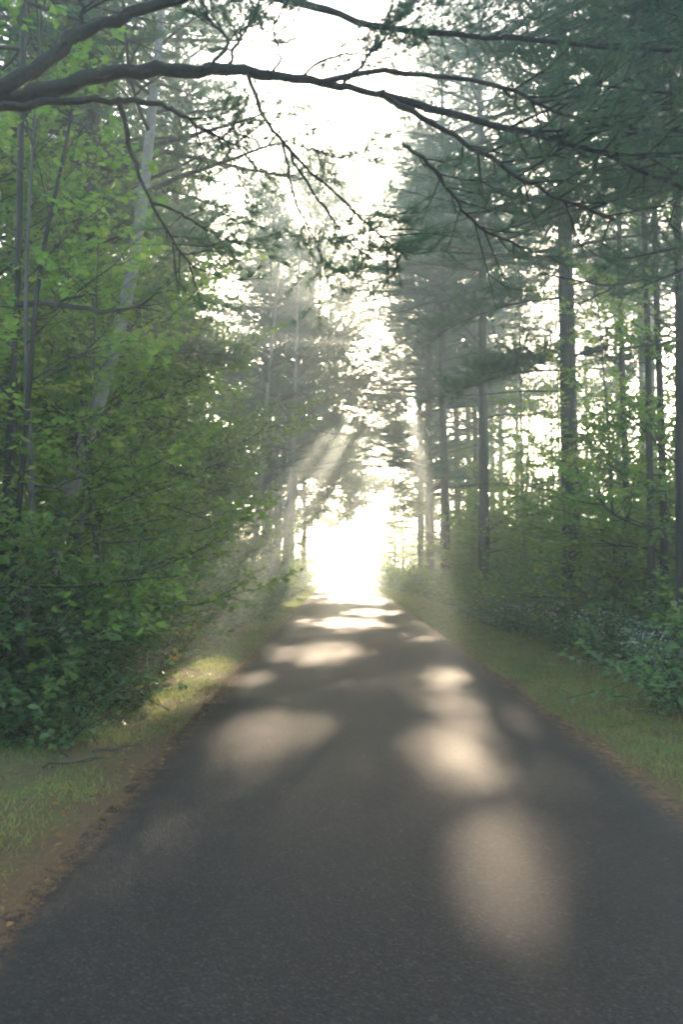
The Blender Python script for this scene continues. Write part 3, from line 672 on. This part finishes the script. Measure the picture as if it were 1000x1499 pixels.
# ---- saplings and undergrowth
def row(kinds, xs0, ys, sc, label, group, cat, jx=.25, jy=.3):
    for i, y in enumerate(ys):
        yy = y + rg.normal(0, jy); kinds[int(rg.integers(len(kinds)))].place(xs0(yy) + rg.normal(0, jx), yy, rg.uniform(0, 6.28), rg.uniform(*sc), label=label, group=group, cat=cat)
lx = lambda y: -2.95 - .3 * math.sin(y * .6) + np.interp(y, [5, 9, 14, 24, 60], [-.75, -.55, -.3, -.2, -.25])
rx = lambda y: 4.6 + .25 * math.sin(y * .5 + 1) + np.interp(y, [8, 20, 60], [.15, 0, -.9])
row([shrA, shrC, lowP, shrC], lx, np.arange(7.2, 14, .75), (.8, 1.15), 'low dark broadleaf shrub edging the near verge left of the road', 'near shrubs edging the left verge', 'shrub')
row([lowP], lambda y: lx(y) + .25, np.arange(7.0, 12, .6), (.9, 1.4), 'knee high leafy plant spilling onto the near verge left of the road', 'leafy plants on the left verge', 'plant')
row([shrA, shrB, shrD], lambda y: lx(y) - .8, np.arange(7.6, 16, .8), (.9, 1.2), 'shoulder high dark shrub in the second rank of the left undergrowth', 'second rank shrubs of the left undergrowth', 'shrub')
row([shrA, shrC, shrB], lambda y: lx(y) - .1, np.arange(14.2, 36, 1.1), (.8, 1.2), 'mid distance leafy shrub lining the left verge beyond the yellowing bush', 'mid distance shrubs of the left verge', 'shrub')
row([shrB, shrD], lambda y: lx(y) - 1.1, np.arange(16.5, 38, 1.4), (.9, 1.3), 'tall leafy shrub behind the mid distance shrubs of the left verge', 'tall shrubs behind the left verge', 'shrub')
row([shrA, shrB], lambda y: lx(y) - .1, np.arange(37, 64, 1.9), (.9, 1.4), 'far hazy shrub lining the left verge towards the bright gap', 'far shrubs of the left verge', 'shrub')
shrY.place(-2.85, 11.7, .4, 1.15, label='yellowing bush catching the sun at the edge of the left verge', cat='shrub')
row([saplA, saplB, saplC, saplB], lambda y: lx(y) - 1.1, np.arange(9, 34, 1.5), (.85, 1.2), 'thin leafy sapling rising behind the left verge shrubs', 'saplings behind the left verge', 'sapling', .35)
row([saplA, saplC, mapleD], lambda y: lx(y) - 2.4, np.arange(10, 56, 2.6), (.9, 1.3), 'leafy sapling deeper in the left woods', 'saplings deeper in the left woods', 'sapling', .5)
row([shrC, shrA, lowP], rx, np.arange(8.5, 22, .9), (.8, 1.1), 'low shrub at the front of the right undergrowth among the pale asters', 'front shrubs of the right undergrowth', 'shrub')
row([shrB, shrA, shrD], lambda y: rx(y) + .85, np.arange(9, 24, 1.0), (.75, 1.0), 'waist high green shrub behind the pale asters on the right', 'shrubs behind the right asters', 'shrub')
row([shrD, shrB], lambda y: rx(y) + 1.9, np.arange(10, 26, 1.3), (.75, 1.0), 'taller green shrub in the third rank of the right undergrowth', 'third rank shrubs of the right undergrowth', 'shrub')
row([shrA, shrB, shrC], rx, np.arange(22.5, 40, 1.2), (.9, 1.25), 'mid distance green shrub lining the right verge below the sunbeam', 'mid distance shrubs of the right verge', 'shrub')
row([shrB, shrD], lambda y: rx(y) + 1.2, np.arange(24, 42, 1.6), (.8, 1.1), 'tall shrub behind the mid distance shrubs of the right verge', 'tall shrubs behind the right verge', 'shrub')
row([shrA, shrB], rx, np.arange(41, 66, 1.9), (.9, 1.4), 'far pale green shrub lining the right verge towards the bright gap', 'far shrubs of the right verge', 'shrub')
row([saplA, saplB, saplC], lambda y: rx(y) + 1.6, np.arange(10.5, 36, 1.5), (.8, 1.1), 'thin leafy sapling standing among the right undergrowth', 'saplings of the right undergrowth', 'sapling', .4)
row([saplA, saplC], lambda y: rx(y) + 3.4, np.arange(12, 56, 2.2), (.8, 1.2), 'leafy sapling deeper in the right woods', 'saplings deeper in the right woods', 'sapling', .5)
row([astA, astB], lambda y: rx(y) - .42, np.arange(10.2, 24, .85), (.85, 1.15), 'pale flowering aster clump at the front edge of the right undergrowth', 'asters along the right verge', 'flower', .2)
row([astA, astB], lambda y: rx(y) + .5, np.arange(11, 20, 1.1), (.9, 1.2), 'pale flowering aster clump set back between the right shrubs', 'asters between the right shrubs', 'flower', .2)

# ------------------------------------------------------------------ the big pine at the left whose limbs cross over the road
def overhead():
    rg = np.random.default_rng(91); gt = Geo(); gn = Geo(); gw = Geo()
    fork = at(-75, 168, 4.9); base = np.array([fork[0] - .75, 4.75, float(ground_z(fork[0] - .75, 4.75)) - .05])
    root = tag(empty('pine_tree', base), 'big pine just outside the frame whose thick dark limbs cross overhead from the left', 'tree')
    T = smooth_line([base, base + (.05, 0, 2), base + (.1, .03, 4), base + (.12, .0, 6), base + (.05, 0, 9), base + (.1, .1, 13)], 26) - base
    tubes(gt, T, np.linspace(.24, .12, 26) * (1 + rg.normal(0, .02, 26)), 14)
    obj('trunk', gt.mesh('overhead_trunk', M['pinebark'], True), root)
    def limb(pix, w0, w1, n=26, wob=.012):
        P = np.array([at(a, b, c) for a, b, c in pix]); Y0, Y1 = pix[0][2], pix[-1][2]
        P = smooth_line(P, n); P[1:] += rg.normal(0, wob, (n - 1, 3))
        return P - base, w0 * Y0 / F / 2, w1 * Y1 / F / 2
    def wood(g, P, r0, r1, k=9): tubes(g, P, np.linspace(r0, r1, len(P)) * (1 + rg.normal(0, .05, len(P))), k)
    # thick limbs, each a part
    main = limb([(-190, 190, 4.75), (-75, 162, 4.85), (0, 146, 5.0), (70, 130, 5.05), (170, 106, 5.2), (255, 102, 5.3), (330, 104, 5.4), (420, 112, 5.6), (500, 126, 5.8), (560, 138, 5.9)], 33, 9, 34)
    fork2 = limb([(-190, 185, 4.75), (-40, 150, 4.9), (20, 122, 5.0), (70, 84, 5.1), (125, 44, 5.2), (185, 22, 5.3), (250, 2, 5.4), (330, -30, 5.6)], 28, 13, 26)
    low = limb([(-190, 196, 4.75), (-40, 164, 4.8), (40, 152, 4.9), (110, 148, 5.0), (170, 145, 5.1)], 16, 8, 14)
    top = limb([(-150, -190, 4.9), (100, -110, 5.4), (300, -30, 5.9), (430, 2, 6.2), (510, 26, 6.4), (600, 44, 6.6), (740, 56, 6.9), (880, 68, 7.2), (1010, 74, 7.5)], 20, 5, 30)
    for P, a, b in (main, fork2, low, top):
        g = Geo(); wood(g, P, a, b); obj('limb', g.mesh('overhead_limb', M['darkbark'], True), root)
    # thinner branches
    br = []
    for pix, w0, w1 in (
        ([(556, 137, 5.9), (640, 160, 6.0), (720, 182, 6.15), (830, 208, 6.3), (930, 245, 6.5), (1010, 282, 6.6)], 13, 5),
        ([(560, 138, 5.9), (610, 165, 5.9), (660, 194, 6.0), (750, 255, 6.2), (820, 290, 6.4), (900, 322, 6.6)], 10, 4),
        ([(470, 120, 5.7), (560, 104, 5.9), (640, 112, 6.1), (740, 128, 6.3), (820, 165, 6.5), (900, 186, 6.7), (1010, 194, 6.9)], 9, 4),
        ([(590, 212, 6.6), (630, 242, 6.7), (664, 288, 6.8), (700, 330, 6.9), (760, 362, 7.0)], 7, 3),
        ([(170, 145, 5.1), (230, 152, 5.15), (262, 168, 5.2), (300, 190, 5.3), (352, 216, 5.4)], 9, 3),
        ([(176, 150, 5.1), (184, 186, 5.1), (190, 222, 5.15), (208, 268, 5.2), (226, 306, 5.25), (250, 345, 5.3), (282, 392, 5.4)], 9, 3),
        ([(222, 298, 5.2), (262, 312, 5.3), (300, 335, 5.5), (340, 352, 5.6)], 4, 2),
        ([(362, 108, 5.4), (378, 150, 5.45), (398, 188, 5.5), (420, 214, 5.6), (450, 250, 5.7), (490, 282, 5.9), (540, 330, 6.1), (590, 372, 6.3)], 7, 3),
        ([(416, 208, 5.6), (424, 260, 5.6), (438, 308, 5.7), (462, 352, 5.8), (476, 385, 5.8)], 5, 2),
        ([(420, 212, 5.6), (446, 262, 5.7), (480, 310, 5.8), (508, 350, 5.9), (540, 378, 6.0)], 5, 2),
        ([(440, 214, 5.6), (470, 222, 5.7), (510, 236, 5.9)], 4, 2),
        ([(330, 104, 5.4), (340, 80, 5.4), (352, 50, 5.5), (372, 20, 5.6), (380, -10, 5.7)], 6, 3),
        ([(395, 108, 5.5), (410, 80, 5.5), (400, 40, 5.6), (420, 5, 5.7)], 5, 2),
        ([(300, 102, 5.3), (335, 60, 5.4), (300, 20, 5.4), (290, -20, 5.4)], 6, 3),
        ([(440, 114, 5.6), (470, 90, 5.7), (520, 78, 5.8), (575, 90, 6.0)], 5, 2),
        ([(500, 126, 5.8), (560, 60, 5.9), (600, 10, 6.0)], 5, 2),
        ([(110, 62, 5.2), (120, 20, 5.2), (108, -30, 5.2)], 9, 4)):
        br.append(limb(pix, w0, w1, 18, .008))
    heavy = {0: (1.0, .075, 6), 1: (1.0, .075, 6), 2: (1.0, .075, 6), 3: (.9, .075, 6)}
    for i, (P, a, b) in enumerate(br):
        g = Geo(); gq = Geo(); t_, st, tf = heavy.get(i, (.55, .04, 6) if 4 <= i <= 9 else (.42, .05, 5))
        s0 = {0: .35, 1: .3, 2: .45, 3: .1, 4: .5, 5: .72, 7: .7, 8: .62, 9: .6}.get(i, .3)
        wood(g, P, a, b, 6)
        bough(g, gq, P, a, b, rg, t_, st, s0, tf, 26, .105, .0042, wood=False, tipbias=.15 if i in heavy else -.2, sub=2 if i in heavy else 1)
        o = obj('branch', g.mesh('overhead_branch', M['darkbark'], True), root)
        CROWNS.append(obj('foliage', gq.mesh('overhead_needles', M['needle']), o))
    g = Geo(); gq = Geo()
    bough(g, gq, top[0], .02, .005, rg, 1.15, .04, .5, 6, 26, .105, .0042, wood=False, tipbias=.1, sub=2)
    CROWNS.append(obj('crown', mesh_two('overhead_crown', gq, M['needle'], g, M['twig']), root))
overhead()
# the pine out of the frame at the right whose boughs darken the upper right corner
def corner_pine():
    rg = np.random.default_rng(92); gt = Geo(); gn = Geo(); gw = Geo()
    x, y = 5.3, 8.2; base = np.array([x, y, float(ground_z(x, y)) - .05])
    root = tag(empty('pine_tree', base), 'dark pine beyond the frame edge whose dense boughs fill the upper right corner', 'tree')
    T = smooth_line([(0, 0, 0), (-.05, 0, 3), (0, .05, 7), (.05, 0, 13)], 24); tubes(gt, T, np.linspace(.2, .08, 24), 14)
    obj('trunk', gt.mesh('corner_trunk', M['pinebark'], True), root)
    for i in range(54):
        z = rg.uniform(4.9, 10.5); a = rg.uniform(2.2, 4.3); L = rg.uniform(2.2, 3.6); d = np.array([math.cos(a), math.sin(a), 0])
        u = np.linspace(0, 1, 8)[:, None]; P = np.array([0, 0, z]) + d * u * L + UP * L * (.15 * u - .3 * u**2 + .1 * u**3)
        bough(gw, gn, P, .035, .006, rg, 1.1, .08, .2, 5, 22, .115, .0075, 6, sub=1)
    CROWNS.append(obj('crown', mesh_two('corner_crown', gn, M['needle'], gw, M['darkbark']), root))
corner_pine()

# ------------------------------------------------------------------ gaps in the canopy where the low sun comes through
def pix_ground(px, py):
    d = FWD + np.array([1., 0, 0]) * ((px - 500) / F) + UP * 0 + UPV * ((749.5 - py) / F)
    t = -CAMZ / d[2]; return d[0] * t, d[1] * t
GAPS = []
for px, py, hw, hh, s in ((758, 1305, 62, 90, 1), (694, 1114, 72, 52, .97), (676, 995, 38, 20, .96), (676, 1042, 50, 20, .9), (775, 1058, 24, 18, .9), (828, 1140, 30, 20, .8),
                          (398, 1076, 84, 34, .9), (455, 957, 84, 17, .94), (350, 1003, 50, 18, .8), (515, 912, 60, 8, .93), (545, 897, 45, 6, .94), (525, 880, 50, 6, .95), (335, 920, 34, 7, .8), (425, 886, 20, 6, .95), (290, 990, 46, 30, 1), (250, 1030, 50, 22, 1), (160, 1075, 50, 22, .9), (175, 1008, 50, 26, 1)):
    x, y = pix_ground(px, py); x1, _ = pix_ground(px + hw, py); _, ya = pix_ground(px, py - hh); _, yb = pix_ground(px, py + hh)
    GAPS.append((x, (ya + yb) / 2, abs(x1 - x), (ya - yb) / 2, s))
def carve():
    rg = np.random.default_rng(5); bpy.context.view_layer.update(); n_cut = 0
    for o in CROWNS:
        mw = np.array(o.matrix_world); bb = np.array([list(c) for c in o.bound_box]) @ mw[:3, :3].T + mw[:3, 3]
        sh = bb[:, :2] - SUN[:2] * (bb[:, 2:3] / SUN[2])
        lo, hi = sh.min(0), sh.max(0)
        g = [q for q in GAPS if q[0] + q[2] * 1.4 > lo[0] and q[0] - q[2] * 1.4 < hi[0] and q[1] + q[3] * 1.4 > lo[1] and q[1] - q[3] * 1.4 < hi[1]]
        if not g or bb[:, 1].max() < 3: continue
        me = o.data; nv, npol, nl = len(me.vertices), len(me.polygons), len(me.loops)
        co_ = np.empty(nv * 3, np.float32); me.vertices.foreach_get('co', co_); co_ = co_.reshape(-1, 3)
        vi = np.empty(nl, np.int32); me.loops.foreach_get('vertex_index', vi)
        ls = np.empty(npol, np.int32); lt = np.empty(npol, np.int32); mi = np.empty(npol, np.int32)
        me.polygons.foreach_get('loop_start', ls); me.polygons.foreach_get('loop_total', lt); me.polygons.foreach_get('material_index', mi)
        w_ = co_[vi[ls]] @ mw[:3, :3].T + mw[:3, 3]
        s_ = w_[:, :2] - SUN[:2] * (w_[:, 2:3] / SUN[2])
        kill = np.zeros(npol, bool)
        for x, y, a, b, st in g:
            rr = ((s_[:, 0] - x) / a)**2 + ((s_[:, 1] - y) / b)**2 + .45 * np.sin(s_[:, 0] * 9 / (a * 2.2) + y) * np.sin(s_[:, 1] * 5 / (b * 1.4) + x) + .25 * np.sin(s_[:, 0] * 17 + 2 * np.sin(s_[:, 1] * 4))
            kill |= (rr < 1) & (rg.random(npol) < (st if st >= .9 else st))
        if not kill.any(): continue
        n_cut += kill.sum(); fs = []; keep = ~kill; ms = []
        for k in np.unique(lt[keep]):
            q = keep & (lt == k); fs.append(vi[ls[q][:, None] + np.arange(k)]); ms.append(mi[q])
        used = np.zeros(nv, bool)
        for f in fs: used[f.ravel()] = True
        rm = np.cumsum(used) - 1; fs = [rm[f].astype(np.int32) for f in fs]
        new = mesh_from(me.name, co_[used], fs, None)
        for m_ in me.materials: new.materials.append(m_)
        new.polygons.foreach_set('material_index', np.concatenate(ms))
        o.data = new
    print('canopy faces cut', n_cut)
carve()

# ------------------------------------------------------------------ world, light, haze, camera
w = bpy.data.worlds.new('World'); SC.world = w; w.use_nodes = True
nt = w.node_tree; bg = nt.nodes['Background']
sky = nt.nodes.new('ShaderNodeTexSky'); sky.sky_type = 'NISHITA'; sky.sun_disc = False
sky.sun_elevation = SUN_EL; sky.sun_rotation = SUN_AZ; sky.air_density = 1.0; sky.dust_density = 3.0; sky.ozone_density = 1.0
nt.links.new(sky.outputs[0], bg.inputs[0]); bg.inputs[1].default_value = .06
sl = bpy.data.lights.new('sun', 'SUN'); sl.energy = 2.5; sl.angle = R(.6); sl.color = (1, .77, .54)
so = bpy.data.objects.new('sun', sl); C.objects.link(so); so.rotation_euler = Vector(-SUN).to_track_quat('-Z', 'Y').to_euler(); so.location = (0, -5, 40)

def haze():
    x0, x1, y0, y1, z0, z1 = -185, 185, -65, 285, -4.7, 33
    v = np.array([[x, y, z] for x in (x0, x1) for y in (y0, y1) for z in (z0, z1)], float)
    f = np.array([[0, 1, 3, 2], [4, 6, 7, 5], [0, 4, 5, 1], [2, 3, 7, 6], [0, 2, 6, 4], [1, 5, 7, 3]])
    m, nt = mat('haze'); p = nd(nt, 'ShaderNodeVolumePrincipled')
    p.inputs['Color'].default_value = (.82, .95, 1, 1); p.inputs['Density'].default_value = HAZE_D; p.inputs['Anisotropy'].default_value = HAZE_G
    o = nd(nt, 'ShaderNodeOutputMaterial'); nt.links.new(p.outputs[0], o.inputs['Volume'])
    g = Geo(); g.add(v, f); tag(obj('haze', g.mesh('haze', m)), 'pale morning haze hanging over the road and through the trees', 'haze', kind='stuff')
HAZE_D, HAZE_G = .0062, .64
haze()

cam = bpy.data.cameras.new('camera'); co = bpy.data.objects.new('camera', cam); C.objects.link(co); SC.camera = co
cam.sensor_fit = 'VERTICAL'; cam.sensor_height = 36; cam.sensor_width = 24; cam.lens = F * 36 / 1499; cam.clip_start = .05; cam.clip_end = 3000
co.location = (0, 0, CAMZ); co.rotation_euler = (math.pi / 2 + PITCH, 0, 0)
cam.dof.use_dof = True; cam.dof.focus_distance = 13; cam.dof.aperture_fstop = 3.5

SC.render.engine = 'CYCLES'; cy = SC.cycles
cy.use_denoising = True; cy.max_bounces = 8; cy.diffuse_bounces = 4; cy.glossy_bounces = 2; cy.transmission_bounces = 4; cy.volume_bounces = 1
cy.transparent_max_bounces = 4; cy.sample_clamp_indirect = 6; cy.caustics_reflective = False; cy.caustics_refractive = False
cy.pixel_filter_type = 'BLACKMAN_HARRIS'; cy.filter_width = 2.2
vs = SC.view_settings; vs.view_transform = 'Standard'; vs.look = 'None'; vs.gamma = 1; vs.exposure = 4.2
SC.render.resolution_x = 684; SC.render.resolution_y = 1024
